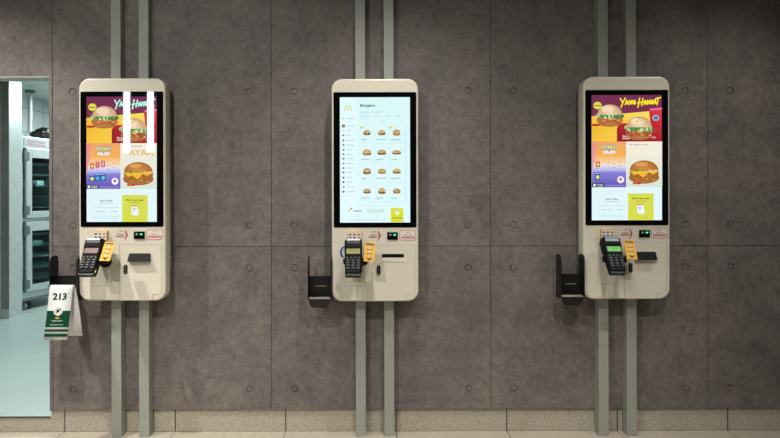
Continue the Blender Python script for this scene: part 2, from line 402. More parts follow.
def promo(P, left):
    P.rect(0, 0, 71, 125.5, '#ddf1f4')
    P.rect(0, 0, 71, 46.7, '#6d2c50', '#8a3040')
    P.poly([(0, 21.2), (31, 18.6), (58, 16.4), (71, 15), (71, 46.7), (0, 46.7)], ['#f0c040', '#ecd24c', '#f0dc60', '#f0dc60', '#e8b030', '#eeb43a'])
    P.poly([(0, 30), (25, 28), (25, 46.7), (0, 46.7)], ['#eab22e', '#eec23a', '#f2c846', '#f0bc3c'])
    P.ell(4, 30, 5, 1.2, '#b0362a')
    P.poly([(27.5, 30), (31, 28.4), (71, 28), (71, 46.7), (25.6, 46.7), (25.6, 33)], ['#a8202a', '#b0242c', '#c43438', '#a31c28', '#8e1824', '#981c28'])
    P.poly([(58, 15), (71, 14), (71, 33), (60, 33)], ['#c82c38', '#d84050', '#c02430', '#a81c28'])
    for k in range(6): P.ell(60+2*k, 14.6-0.2*k, 1.5, 1.0, '#e870a0', n=8)
    P.ell(65, 23, 3.6, 3.0, '#9aa8c0'); P.ell(65, 23, 2.0, 1.5, '#4468a0')
    P.ell(6, 10.5, 4.2, 3.7, '#d9dc48'); P.line([(3.2, 10.6), (8.8, 10.6)], 1.1, '#a05850')
    burger(P, 18.3, 9.4, 27, 22, bun='#c49c74', light='#ecd2b0', patty='#b8683c', seed=3)
    burger(P, 48, 21.6, 27.5, 23, bun='#c89c6c', light='#efd6b0', patty='#a85c34', seed=5)
    P.line([(48, 22.4), (46, 27)], 0.5, '#a87848'); P.line([(48, 22.4), (51, 27)], 0.5, '#a87848')
    P.text('Baru', 34, 41.3, 5.6, 1.7, '#f4e4d8', 0.02); P.line([(31.2, 43.6), (38, 43.6)], 0.9, '#f0dcd0'); P.text('17%', 62.5, 42.7, 4, 1.5, '#f6dfc8', 0.02)
    # brush lettering YANG HANGAT
    yc = '#fff02c' if not left else '#bdf6e6'; oc = '#b87820' if not left else '#6fb8a8'
    S = [[(28.8, 3.6), (31.2, 7.6), (34, 3.2)], [(31.4, 7.4), (29.6, 12.2)],
         [(33.8, 9.6), (35.4, 5.4), (36.6, 9.3)], [(34.6, 8.1), (36.2, 8.0)],
         [(37.8, 9.4), (38, 5.6), (40.2, 9.0), (40.6, 5.3)],
         [(44, 5.6), (42.2, 5.8), (41.8, 8.4), (43.6, 9), (44.2, 7.3), (43.2, 7.3)],
         [(48.4, 3.2), (46.6, 12.4)], [(51.8, 3.6), (50.2, 10.6)], [(46.4, 8.2), (52, 6.8)],
         [(52.6, 9.6), (54, 5.5), (55, 9.2)], [(53.1, 8.1), (54.8, 8)],
         [(56, 9.3), (56.3, 5.5), (58.2, 8.9), (58.6, 5.2)],
         [(61.8, 5.3), (60, 5.6), (59.6, 8.4), (61.3, 8.8), (61.9, 7.1), (61, 7.1)],
         [(62.2, 8.9), (64, 4.8), (64.8, 8.8)], [(63, 7.6), (64.6, 7.4)],
         [(64.4, 3.9), (69.4, 2.6)], [(67, 3.4), (65.9, 9.8)]]
    for st in S: P.line([(u+0.25, v+0.25) for u, v in st], 1.5, oc)
    for st in S: P.line(st, 1.05, yc)
    # lower-left promotional tile
    P.rect(0, 46.7, 34.5, 60, '#e9a066', '#f0ac4c'); P.rect(0, 60, 34.5, 71, '#f0ac4c', '#f0dcc0'); P.rect(0, 71, 34.5, 77, '#dcdcf0', '#9c98dc'); P.rect(0, 77, 34.5, 92.4, '#8880d0', '#5c4cae')
    P.poly([(0, 46.7), (7, 46.7), (0, 80)], ['#e88080', '#eaa068', '#e0a0b0'])
    for du, dv in ((-.3, -.4), (.3, -.4), (-.3, .5), (.3, .5)): P.text('POK\u00c9MON', 17.7+du, 51.8+dv, 15.2, 4.6, '#3f7cc0', 0.02)
    P.text('POK\u00c9MON', 17.7, 51.8, 15.2, 4.4, '#f4e640', 0.03)
    P.rrect(11.4, 55.9, 23.8, 58.7, 1.2, '#e4eef6'); P.text('TRADING CARD', 17.6, 57.3, 10.5, 1.1, '#5068a0'); P.ell(17.6, 55.8, 0.9, 0.9, '#d03838')
    n = 3 if left else 1
    for k in range(n):
        u = 3.8+5.5*k; v = 65-1.0*k
        P.rect(u, v+1.0, u+4.2, v+7.2, '#c83048'); P.ell(u+2.2, v+4.6, 1.4, 1.7, ['#e8d838', '#d88890', '#b8d0d8'][k], n=10); P.line([(u+0.6, v+1.8), (u+3.6, v+1.8)], 0.7, '#f0c0c0')
        v = 77.4-0.4*k; u = 3.3+5.7*k
        P.rect(u, v, u+5, v+7.6, '#2b4fa8'); P.ell(u+2.5, v+4.8, 1.7, 2.0, ['#e8e838', '#48b8d8', '#60d0c8'][k], n=10); P.line([(u+0.6, v+1), (u+4.2, v+1)], 0.8, '#b0c8f0')
    for u, v in ((16.5, 67.6), (22, 69), (27.5, 67), (11, 72.4), (16.5, 71), (22, 72.6), (28.5, 71), (5.8, 73.4)): P.line([(u-1.4, v), (u+1.4, v)], 0.6, '#a89cc0')
    P.ell(29, 84.9, 3.5, 3.5, '#eceaf4'); P.ell(29, 84.5, 1.4, 1.4, '#d83838')
    P.rect(0.1, 88.3, 12, 92.3, '#0e3442'); P.ell(2.6, 90.3, 1.4, 1.4, '#e8f4f4', n=10); P.text('WORLD', 8, 89.6, 6.4, 1.0, '#e8f4f4', 0.03); P.text('CHAMP', 8, 91.2, 6.4, 1.0, '#e8f4f4', 0.03)
    P.line([(14, 90.6), (33, 90.6)], 0.8, '#a898d0')
    # lower-right burger tile
    P.rect(34.7, 46.7, 71, 92.4, '#efe9d6', '#d5ded2')
    P.text('GET DOUBLE UP YOUR', 47, 49.9, 19, 1.1, '#4c6058', 0.02)
    if left: P.text('AYAM', 55.5, 56.2, 25, 6.2, '#e6b878', 0.03)
    else:
        P.ell(43, 58, 6, 4, '#f2e6cc', '#ebe7d4'); P.ell(62, 58, 7, 4, '#f3eedd', '#ebe7d4')
    P.ell(52.6, 82.8, 15.4, 6.2, '#c08440', '#9a6430')
    P.rrect(38.2, 73.5, 67.4, 86, 3.6, '#a2662e')
    rr = random.Random(11)
    for k in range(30): P.ell(rr.uniform(40, 66), rr.uniform(77, 85.5), 1.6, 0.7, rr.choice(['#c08038', '#8a5424', '#d09848', '#b07030']), n=7)
    P.poly([(39, 74.5), (66.8, 74), (66.5, 77), (62, 79.4), (57, 77.6), (52, 83), (46.5, 79), (42.5, 80.5), (39.6, 77.5)], '#edb832')
    for k in range(9): P.ell(41+k*1.9, 75.4+0.3*math.sin(k), 1.5, 0.9, ['#3f7048', '#7ca860', '#2f5a3c'][k % 3], n=8)
    for k in range(4): P.ell(57+k*2.4, 76, 1.8, 1.0, ['#e8a060', '#f0c890'][k % 2], n=8)
    P.ell(52.6, 75.2, 14.4, 9.6, '#d09048', '#a8662c', 180, 360); P.ell(50, 69.5, 7, 2.4, '#dca460', '#cf9048')
    for k in range(3): P.ell(43+k*2.4, 88.6, 1.9, 1.1, ['#c83828', '#e05a48', '#b83020'][k])
    # service footer
    P.text('Start Order', 20, 104.2, 12.6, 1.7, '#2a5a68', 0.02); P.line([(13.5, 106.8), (26.5, 106.8)], 0.5, '#9cc0c8')
    for v, c in ((96.6, '#cfe6ec'), (111, '#b4d4dc'), (120.4, '#b0dce4'), (122, '#b0dce4')): P.line([(7.5, v), (32.5, v)], 0.45, c)
    P.line([(7.5, 96.6), (7.5, 122)], 0.25, '#c8e2e8')
    for u in (10, 13, 17, 26, 29): P.line([(u-1, 115), (u+1.6, 115)], 0.5, '#8cb4bc')
    P.rect(36.3, 98.6, 62.2, 125.5, '#d2d84c')
    P.text('McD App deals', 49.2, 103.8, 17.6, 2.0, '#3c4a20', 0.025); P.line([(43.5, 106.4), (55, 106.4)], 0.6, '#98a040')
    P.poly([(45.6, 110), (51.5, 110), (53.4, 118.5), (50, 119.6), (45.8, 118)], '#e6eef0'); P.line([(46, 109.6), (51, 109.6)], 0.9, '#d84a3c')
    P.line([(47.4, 112.6), (49.6, 112.2)], 0.6, '#50808c'); P.line([(47.4, 114), (49, 113.8)], 0.6, '#6088c0')
    P.line([(50, 123), (57, 123)], 0.4, '#a8ae40')

def menu(P):
    P.rect(0, 0, 71, 125.6, '#d5f1f2', '#dcf4f7'); P.rect(0, 0, 17, 125.6, '#def5f8', '#e0f5f9')
    for s in (-1, 1):
        pts = [(7.9+s*1.75+1.75*math.cos(R(180-15*k)), 13.6-4.9*math.sin(R(180-15*k))) for k in range(13)]
        P.line(pts, 0.85, '#d4d860')
    P.text('Burgers', 28.2, 8.5, 15, 3.4, '#245260', 0.03)
    P.line([(20.5, 14.9), (44, 14.9)], 0.6, '#9cccd4')
    P.rrect(20.4, 17.2, 31, 20.6, 1.6, '#a9d3da'); P.rrect(20.7, 17.5, 30.7, 20.3, 1.4, '#d4f0f2')
    for u in (25.7, 37, 48, 59): P.line([(u-1.5, 18.9), (u+1.5, 18.9)], 0.6, '#a0ccd4')
    P.line([(41, 23.8), (45, 23.8)], 0.5, '#a8d0d6')
    ic = [(21.5, '#d8d060'), (28.8, '#4a3828'), (33.4, '#c8d8d8'), (38.1, '#4a8078'), (43.2, '#a04838'), (47.8, '#587848'), (52.8, '#985848'), (57.2, '#806868'),
          (61.6, '#486878'), (66.4, '#80a0b0'), (71, '#a04858'), (75.4, '#386878'), (80.5, '#383c88'), (85, '#283848'), (89.9, '#c08060'), (94.7, '#304858')]
    r = random.Random(2)
    for v, c in ic:
        P.ell(3.6, v, 1.25, 1.0, c, n=9)
        if c == '#4a3828': P.rect(2.2, v-1.5, 5.2, v+1.5, c); P.rect(2.9, v-0.2, 4.6, v+0.7, '#d8a030')
        P.line([(7.2, v), (7.2+r.uniform(3, 8), v)], 0.55, '#8cc0ca')
        P.ell(4.3, v+0.5, 0.5, 0.4, '#e8e0c0', n=6)
    for u in (35.3, 50, 65.4): P.line([(u, 27), (u, 106)], 0.3, '#c2e4e7')
    for v in (46, 66, 86, 105, 108.3): P.line([(20, v), (66, v)], 0.35, '#bfe2e6')
    P.rect(66.5, 27, 67.2, 104, '#c6e6e9')
    names = [('McChicken', 'Filet'), ('Big Mac', 'Deluxe'), ('Double', 'Cheese')]
    for j, v in enumerate((35.5, 55.3, 74.2, 94)):
        for i, u in enumerate((27.4, 42.4, 57.4)):
            w = 7.6+((i*3+j*5) % 3)*0.7; h = 5.2+(0.9 if (i, j) in ((2, 0), (1, 3), (0, 1), (0, 2)) else 0)
            if i == 2 and j == 1: h = 4.4
            burger(P, u, v-h/2, w, h, bun=['#b8875a', '#cc9c5c', '#a87c54'][(i+j) % 3], light='#dcb888', patty=['#6a4834', '#a8783c', '#54382c'][(i*2+j) % 3],
                   greens=['#4f8c48', '#88a850', '#c0a840'][(i+2*j) % 3], seed=i*7+j)
            P.line([(u-5.6, v+7), (u-5.6+5+((i*5+j*3) % 6), v+7)], 0.7, '#88b8c0')
            if (i+j) % 2 == 0: P.line([(u-5.6, v+8.6), (u-2, v+8.6)], 0.5, '#a8d0d4')
    P.rect(20.2, 29.6, 24, 31.5, '#dcd040'); P.rect(49.6, 29.6, 53.6, 31.5, '#dcd040')
    P.ell(9.4, 113.6, 1.5, 1.5, '#c8d048', n=10); P.ell(9.4, 113.6, 0.8, 0.8, '#e8f4f4', n=8); P.ell(11.5, 111.4, 1.0, 0.8, '#b8307c', n=8)
    P.text('TAKE OUT', 17.7, 114, 8.6, 1.5, '#244858', 0.04)
    P.rrect(27, 112, 44.5, 116.2, 0.8, '#c8e8d8'); P.line([(14.5, 119), (20, 119)], 0.5, '#b0d8dc'); P.line([(34, 119), (40, 119)], 0.5, '#b0d8dc'); P.line([(8, 122.8), (46, 122.8)], 0.7, '#b0dce0')
    P.rect(51.3, 111, 64, 125.3, '#d6dc30'); P.poly([(56, 113.4), (58.8, 113.2), (59.8, 117.6), (56.6, 118)], '#dff0f0'); P.line([(56.6, 114), (58, 114)], 0.6, '#4878b0')
    P.line([(53, 121), (62.5, 121)], 0.9, '#8c9428')

# ------------------------------------------------------------------ kiosks
S = 2.94/563.0                                           # metres per photo pixel at the casing front
DEP = 0.064
def ring(P, x, y, z, w): pass
def kiosk(idx, label):
    root = empty('ordering_kiosk', (kx[idx], -0.056, kz[idx]), label, 'kiosk', 'self-ordering kiosks')
    w, h = 87.0*S, 223.0*S
    mb = MB(); mb.rbox(0, h/2, w, h, 0.056, 0.0, -DEP, bev=0.011, seg=12)
    mb.build('casing', [M['cream']], root)
    mb = MB()
    for x0, x1 in ((-0.2165, -0.142), (0.142, 0.2165)): mb.box(x0, x1, 0.001, 0.0545, 0.16, 1.11)
    mb.build('rear_bracket', [M['bracket']], root, bevel=0.006)
    # bezel glass, 82 x 135.5 px, top 13.3 px under the casing top
    bz1 = h-13.6*S; bz0 = bz1-135.3*S
    mb = MB(); mb.rbox(0, (bz0+bz1)/2, 82.8*S, bz1-bz0, 0.007, -DEP+0.001, -DEP-0.0025, bev=0.001, seg=4)
    bez = mb.build('screen_bezel', [M['glass_black']], root)
    uw, vh = 71.0, 125.5; zt = bz1-4.9*S; u0 = (-35.5+(-0.2 if idx != 1 else 0))*S
    P = Paint(lambda u, v, k: (u0+0.0025+u*S*0.987, -DEP-0.0027-k, zt-0.0012-v*S*0.997))
    (menu(P) if idx == 1 else promo(P, idx == 0))
    P.mb.build('display', [M['display']], bez)
    fy = -DEP-0.0006
    def PX(px): return (px-375)*S
    def PZ(py): return (301.6-py)*S
    # printer door: panel standing just proud, with seams around it
    mb = MB(); q = [(372.7, 245.4), (414.3, 245.4), (414.3, 292.6), (413.6, 294.3), (411.8, 294.9), (405.2, 294.9), (405.2, 300.6), (372.7, 300.6)]; n_ = len(q)
    mb.raw([(PX(u), -DEP-0.0012, PZ(v)) for u, v in q]+[(PX(u), -DEP+0.0005, PZ(v)) for u, v in q], [tuple(range(n_-1, -1, -1)), tuple(range(n_, 2*n_))]+[(k, (k+1) % n_, n_+(k+1) % n_, n_+k) for k in range(n_)])
    door = mb.build('printer_door', [M['cream']], root)
    mb = MB(); mb.box(PX(372.2), PX(372.7), fy, fy+0.001, PZ(300.9), PZ(245.3)); mb.box(PX(371.5), PX(414.6), fy, fy+0.001, PZ(245.3), PZ(245.0))
    mb.box(PX(414.4), PX(414.8), fy, fy+0.001, PZ(294.5), PZ(245)); mb.box(PX(404.6), PX(405), fy-0.0011, fy+0.001, PZ(300.8), PZ(295))
    mb.box(PX(405), PX(411.5), fy-0.0011, fy+0.001, PZ(295.3), PZ(295))
    mb.box(PX(345), PX(364.8), fy, fy+0.001, PZ(286.3), PZ(286)); mb.box(PX(364.5), PX(364.8), fy, fy+0.001, PZ(286.3), PZ(262)); mb.box(PX(344.8), PX(345.1), fy, fy+0.001, PZ(286.3), PZ(262))
    mb.build('panel_seam', [M['cream2']], root)
    dy = -DEP-0.0018
    # receipt outlet: dark hooded slot, the middle kiosk's flap hangs lower and shows cream
    mb = MB()
    xa, xb = PX(381.8), PX(403.6); zt2 = PZ(254.0); zb2 = PZ(261.8)
    if idx == 1:
        mb.box(xa, xb, dy-0.001, dy+0.002, PZ(257.6), zt2)
        so = mb.build('receipt_slot', [M['black']], door)
        m2 = MB(); m2.raw([(xa+0.001, dy-0.001, PZ(257.6)), (xb-0.001, dy-0.001, PZ(257.6)), (xb-0.001, dy-0.002, zb2), (xa+0.001, dy-0.002, zb2), (xa+0.001, dy, PZ(257.6)), (xb-0.001, dy, PZ(257.6)), (xb-0.001, dy, zb2), (xa+0.001, dy, zb2)],
                 [(3, 2, 1, 0), (4, 5, 6, 7), (3, 7, 6, 2), (0, 4, 7, 3), (1, 2, 6, 5)])
        m2.build('flap', [M['cream']], so)
    else:
        o1 = 0.004 if idx == 0 else 0.0
        mb.raw([(xa+0.002, dy, zt2), (xb-0.001, dy, zt2), (xb, dy-0.022, zb2), (xa, dy-0.022, zb2), (xa+0.002, dy+0.002, zt2), (xb-0.001, dy+0.002, zt2), (xb, dy+0.002, zb2), (xa, dy+0.002, zb2)],
               [(3, 2, 1, 0), (4, 5, 6, 7), (3, 7, 6, 2), (0, 4, 7, 3), (1, 2, 6, 5)])
        mb.build('receipt_slot', [M['black']], door)
    mb = MB(); mb.rbox(PX(378.4), PZ(270), 3.9*S, 9.6*S, 1.9*S, dy+0.001, dy-0.003, bev=0.001, seg=6)
    lk = mb.build('door_lock', [M['black']], door)
    mb = MB()
    for k in (-1, 0, 1): mb.tube([(PX(378.4), dy-0.0025, PZ(270+2.9*k)), (PX(378.4), dy-0.0034, PZ(270+2.9*k))], 0.0034, n=12)
    mb.build('lock_cylinder', [M['keytop']], lk)
    # code reader
    rx = 392.3
    mb = MB(); mb.rbox(PX(rx), PZ(235.9), 10.6*S, 7.3*S, 0.002, fy, fy-0.006, bev=0.001, seg=3)
    rd = mb.build('code_reader', [M['glass_black']], root)
    mb = MB(); mb.rbox(PX(rx+2.2), PZ(234.8), 2.6*S, 1.8*S, 0.002, fy-0.005, fy-0.0066, seg=3); mb.build('green_light', [M['led_green']], rd)
    mb = MB(); mb.rbox(PX(rx-2.2), PZ(234.8), 2.6*S, 1.8*S, 0.002, fy-0.005, fy-0.0066, seg=3); mb.build('sensor_window', [M['led_amber']], rd)
    # printed stickers
    def pl(u, v, k): return (PX(u), fy-0.0002-k, PZ(v))
    red = '#b5323a'; P = Paint(pl)
    P.line([(377.8, 230.6), (380.4, 235.8), (377.9, 241.0)], 0.3, red)
    P.poly([(377.4, 230.2), (378.4, 231.2), (380.8, 235.8), (378.3, 240.4), (377.3, 241.4), (378.3, 237.6), (378.9, 235.8), (378.3, 234)], red)
    P.text('MyM', 373.6, 231.9, 3.8, 1.5, '#cf7458', 0.02); P.text('SCAN FOR', 373.4, 235, 6.4, 1.0, '#44544c', 0.03); P.text('POINTS', 373.0, 237.1, 8.6, 1.7, red, 0.04)
    P.mb.build('arrow_sticker', [M['print']], root)
    P = Paint(pl)
    P.rrect(399.4, 230.2, 415.8, 240.4, 1.4, '#b9545a'); P.rrect(399.9, 230.7, 415.3, 239.9, 1.1, '#dcd6c8')
    P.text('MyM', 407.6, 232.5, 3.4, 1.5, '#cf7458', 0.02); P.text('SCAN FOR', 407.6, 235, 7.0, 1.0, '#44544c', 0.03); P.text('POINTS', 407.8, 237.6, 13.2, 2.4, red, 0.05)
    P.mb.build('points_sticker', [M['print']], root)
    # card-scheme box above the terminal
    mb = MB(); mb.box(PX(347.8), PX(361.2), fy-0.018, fy+0.0004, PZ(240.5), PZ(231.2))
    lb = mb.build('card_scheme_box', [M['orange']], root, bevel=0.001)
    P = Paint(lambda u, v, k: (PX(u), fy-0.0184-k, PZ(v)))
    P.rect(348, 231.7, 361, 240.4, '#dcd8cc')
    for i, c in enumerate(['#506070', '#c84828', '#a87838', '#588068', '#384c98', '#d07058']):
        u = 350.2+(i % 3)*4.2; v = 234.3+(i//3)*3.2; P.rrect(u-1.3, v-0.8, u+1.3, v+0.8, 0.4, c)
    P.mb.build('card_scheme_print', [M['print']], lb)
    # terminal arm
    mb = MB(); tx = PX(356.6)
    mb.tube([(tx+0.012, -DEP+0.001, PZ(262)), (tx+0.012, -DEP-0.014, PZ(262))], 0.030, n=20)
    mb.tube([(tx+0.012, -DEP-0.010, PZ(262)), (tx+0.012, -DEP-0.034, PZ(261))], 0.013, n=14)
    mb.tube([(tx-0.028, -DEP-0.034, PZ(261)), (tx+0.042, -DEP-0.034, PZ(261))], 0.014, n=16)
    mb.build('terminal_arm', [M['black']], root)
    return root
labels = ['cream wall kiosk nearest the kitchen doorway, two white strips of light mirrored in its screen',
          'cream wall kiosk in the middle with a pale burger menu grid on its screen',
          'cream wall kiosk at the far right, a purple promotion on its screen without glare']
for i in range(3): kiosk(i, labels[i])

# ------------------------------------------------------------------ card terminals (pitched forward: top near the casing, foot further out)
LCD = [('#7c4030', '#52281e'), ('#a09c3e', '#4c5018'), ('#62c044', '#2a6420')]
def terminal(idx, label):
    X = kx[idx]+(353.6-375)*S; zc = 1.28-(257.2-VY)*2.83/563+(kz[idx]-kz[1])
    root = empty('payment_terminal', (X, -DW+2.842, zc), label, 'payment terminal', 'card payment terminals on the kiosks')
    TP = R(32)
    def tr(x, y, z):                                     # local: z along the device, y outwards-negative
        return (x, y*math.cos(TP)+z*math.sin(TP), -y*math.sin(TP)*-1*-1+z*math.cos(TP))
    def T(mb):
        mb.v = [tr(v[0]*1.10, v[1], v[2]*0.97+0.002) for v in mb.v]; return mb
    # body outline: tapered slab with a raised printer head
    mb = MB()
    prof = [(-0.100, 0.000, 0.028), (-0.096, -0.012, 0.030), (-0.02, -0.016, 0.034), (0.03, -0.018, 0.038), (0.05, -0.024, 0.040), (0.082, -0.026, 0.040), (0.096, -0.016, 0.036), (0.100, -0.004, 0.030)]
    def hw(z): return 0.039+0.0015*(z > 0.02)-0.003*(z < -0.09)-0.005*(z > 0.095)
    loops = []
    for z, yf, yb in prof:
        h = hw(z); c = 0.007
        loops.append([(-h, yb*0.8, z), (-h, yf+c, z), (-h+c*0.4, yf+c*0.4, z), (-h+c, yf, z), (h-c, yf, z), (h-c*0.4, yf+c*0.4, z), (h, yf+c, z), (h, yb*0.8, z)])
    n = 8; vs = [p for L in loops for p in L]; fs = []
    for q in range(len(loops)-1):
        for k in range(n): a, b = q*n+k, q*n+(k+1) % n; fs.append((a, b, b+n, a+n))
    fs.append(tuple(range(n-1, -1, -1))); fs.append(tuple(range(len(vs)-n, len(vs))))
    mb.raw(vs, fs)
    T(mb).build('body', [M['black']], root, bevel=0.0012)
    mb = MB(); mb.rbox(0, 0.072, 0.064, 0.020, 0.004, -0.0245, -0.0275, bev=0.0008, seg=3)
    T(mb).build('printer_cover', [M['steel_dark'] if idx == 2 else M['key']], root)
    mb = MB(); mb.rbox(0, 0.084, 0.060, 0.010, 0.002, -0.018, -0.0292, seg=3); T(mb).build('receipt_paper', [M['white'] if idx < 2 else M['rubber']], root)
    mb = MB(); mb.rbox(0, 0.026, 0.072, 0.052, 0.004, -0.0165, -0.0195, bev=0.0008, seg=3); sc = T(mb).build('screen_surround', [M['black']], root)
    P = Paint(lambda u, v, k: tr(u, -0.0198-k, v))
    Pc, Pd = LCD[idx]
    # (v up here) keep winding towards the viewer
    P.mb.raw([tr(-0.034, -0.0198, 0.009), tr(0.034, -0.0198, 0.009), tr(0.034, -0.0198, 0.047), tr(-0.034, -0.0198, 0.047)], [(0, 1, 2, 3)], 0, lin(Pc))
    gv, gf = text_geo('WELCOME', 0.02)
    P.mb.raw([tr(a*0.044, -0.0202, 0.027+b*0.006) for a, b in gv], gf, 0, lin(Pd))
    P.mb.build('lcd', [M['lcd']], sc)
    for r_ in range(5):
        for c_ in range(3 if r_ else 4):
            mb = MB(); x = (-0.024+0.024*c_) if r_ else (-0.027+0.018*c_); z = -0.014-0.0145*r_
            mb.rbox(x, z, 0.017 if r_ else 0.011, 0.0085 if r_ else 0.005, 0.002, -0.014, -0.0185, bev=0.001, seg=2)
            mb.box(x-0.003, x+0.003, -0.0188, -0.0184, z-0.0017, z+0.0017, 1)
            T(mb).build('key', [M['key'], M['keytop']], root)
    mb = MB(); mb.rbox(0, -0.006, 0.046, 0.17, 0.01, 0.052, 0.026, bev=0.003, seg=4); mb.box(-0.034, 0.034, -0.006, 0.02, -0.110, -0.099)
    T(mb).build('cradle', [M['blackmetal']], root)
    # side joint knob
    mb = MB(); mb.tube([tr(0.036, 0.02, -0.024), tr(0.060, 0.026, -0.018), tr(0.066, 0.026, -0.014)], [0.012, 0.015, 0.011], n=14); mb.build('side_knob', [M['black']], root)
    mb = MB(); mb.tube([tr(-0.034, 0.03, -0.01), tr(-0.048, 0.035, -0.01)], 0.014, n=14); mb.build('side_knob', [M['black']], root)
    if idx == 0:
        mb = MB(); mb.tube([tr(0.03, -0.002, -0.072), tr(0.044, -0.004, -0.076), tr(0.042, -0.002, -0.09)], 0.002, n=6); mb.build('yellow_tag', [mat('yellow_tag', '#c8c020', 0.5)], root)
    if idx > 0:
        mb = MB(); mb.tube([tr(0.036, 0.0, -0.02), tr(0.043, -0.004, -0.04), tr(0.038, -0.008, -0.06), tr(0.046, -0.01, -0.075), tr(0.04, -0.006, -0.086)], 0.0024, n=8); mb.build('coiled_cord', [M['black']], root)
    # yellow instruction card on the right of the cradle
    sgn = MB(); cx, w_, h_ = 0.0835, 0.053, 0.104
    TA = R(30); rl = R(3)
    def ct(u, v, k=0):
        x = u*math.cos(rl)+v*math.sin(rl)*-1*-1; z = -u*math.sin(rl)+v*math.cos(rl)
        return (cx+x-0.001, -0.006+z*math.sin(TA)+(-k)*math.cos(TA), 0.026+z*math.cos(TA)-(-k)*math.sin(TA)*1.0)
    V = [ct(-w_/2, -h_/2), ct(w_/2, -h_/2), ct(w_/2, h_/2), ct(-w_/2, h_/2)]
    B = [ct(-w_/2, -h_/2, -0.002), ct(w_/2, -h_/2, -0.002), ct(w_/2, h_/2, -0.002), ct(-w_/2, h_/2, -0.002)]
    sgn.raw(V+B, [(0, 1, 2, 3), (7, 6, 5, 4), (0, 4, 5, 1), (1, 5, 6, 2), (2, 6, 7, 3), (3, 7, 4, 0)])
    # arm from knob to the card
    so = sgn.build('instruction_card', [M['orange']], root)
    P = Paint(lambda u, v, k: ct(u*w_/10, -v*h_/19, 0.0003+k))
    dk = '#3a2a14'
    for a in (-4, -1.4, 1.6): P.line([(a, -7.9), (a+1.9, -7.9)], 1.1, dk)
    P.line([(-3.6, -6.4), (3.6, -6.4)], 0.4, dk)
    for k, v in enumerate((-4.3, 0.0, 4.2)):
        P.ell(0, v, 1.2, 1.2, '#e8e4dc', n=10); P.line([(-0.4, v), (0.5, v+0.1)], 0.8, '#303440'); P.line([(-2.6, v+2.0), (2.6, v+2.0)], 0.6, dk)
    P.poly([(-2.6, 6.9), (2.6, 6.9), (0, 8.6)], dk)
    P.mb.build('card_print', [M['print']], so)
    mb = MB(); mb.tube([ct(-0.012, -0.02, -0.003), tr(0.052, 0.024, -0.018)], 0.005, n=8); mb.build('card_arm', [M['black']], root)
    return root
tl = ['black card terminal with a dull red-brown screen on the kiosk by the doorway',
      'black card terminal with an olive-yellow screen and blue cable on the middle kiosk',
      'black card terminal with a bright green screen on the right kiosk']
terms = [terminal(i, tl[i]) for i in range(3)]
mb = MB()
pts = [(-0.036+0.0, 0.02, 0.052)]
for k in range(9):
    a = R(80+20*k); pts.append((-0.040+0.027*math.cos(a)*0.9, 0.03+0.006*math.sin(a*2), 0.020+0.030*math.sin(a)))
mb.tube(pts, 0.0045, n=8); mb.build('blue_cable', [M['blue']], terms[1])['label'] = 'blue cable loop'

# ------------------------------------------------------------------ table-number holders beside the kiosks
def holder(idx, label, dx=0.0):
    x0 = kx[idx]-0.3515+dx; x1 = kx[idx]-0.2277; zo = kz[idx]-kz[1]
    root = empty('number_holder', ((x0+x1)/2, -0.06, 0.74+zo), label, 'holder', 'black table-number holders')
    hw = (x1-x0)/2; t = 0.004; yb, yf = 0.0, -0.080      # local y: wall side 0, front -0.08
    zt, zb, zback = 0.224, 0.0, 0.118
    for s in (-1, 1):
        mb = MB(); xo, xi = s*hw, s*(hw-t); prof = []
        for k in range(6): a = R(90*k/5); prof.append((yb-0.028+0.028*math.cos(a), zt-0.028+0.028*math.sin(a)))
        for k in range(6): a = R(90+90*k/5); prof.append((yf+0.028+0.028*math.cos(a), zt-0.028+0.028*math.sin(a)))
        prof += [(yf, zb), (yb-0.02, zb-0.012), (yb, zb)]
        n = len(prof); A = [(xo, y, z) for y, z in prof]; B = [(xi, y, z) for y, z in prof]
        fs = [tuple(range(n)), tuple(range(2*n-1, n-1, -1))]+[(k, (k+1) % n, n+(k+1) % n, n+k) for k in range(n)]
        mb.raw(A+B, fs); mb.build('side_plate', [M['blackmetal']], root)
    mb = MB(); mb.box(-hw+t, hw-t, yb-0.030, yb-0.026, 0.006, zback)
    bp = mb.build('back_plate', [M['blackmetal']], root)
    mb = MB(); mb.box(-hw*0.42, hw*0.55, yb-0.0312, yb-0.0298, 0.064, 0.0675); mb.build('slot', [M['lip']], bp)
    mb = MB(); mb.box(-hw+t, hw-t, yf, yb-0.026, 0.0, 0.005)
    mb.raw([(-hw+t, yf+0.002, 0.004), (hw-t, yf+0.002, 0.004), (hw-t-0.006, yf+0.022, 0.013), (-hw+t+0.006, yf+0.022, 0.013)], [(0, 1, 2, 3)], 1)
    mb.build('tray', [M['blackmetal'], M['lip']], root)
    mb = MB(); w2 = hw-0.006                                # rounded front lip hanging below
    P0 = [(-w2, 0.0), (w2, 0.0), (w2*0.96, -0.016), (w2*0.8, -0.034), (w2*0.62, -0.042), (-w2*0.62, -0.042), (-w2*0.8, -0.034), (-w2*0.96, -0.016)]
    A = [(x, yf+0.002-z*0.2, z) for x, z in P0]; B = [(x, yf+0.006-z*0.2, z) for x, z in P0]; n = len(P0)
    mb.raw(A+B, [tuple(range(n)), tuple(range(2*n-1, n-1, -1))]+[(k, (k+1) % n, n+(k+1) % n, n+k) for k in range(n)])
    mb.build('front_lip', [M['blackmetal']], root)
    if idx == 0:                                        # cross rod the folded card hangs on
        mb = MB(); mb.tube([(-hw*0.9, -0.1065, 0.0755), (hw*0.9, -0.1065, 0.0755)], 0.003, n=8)
        for q in (-hw*0.9, hw*0.9): mb.tube([(q, -0.1065, 0.0755), (q, yf+0.002, 0.07)], 0.003, n=8)
        mb.build('hanging_rod', [M['blackmetal']], root)
    return root
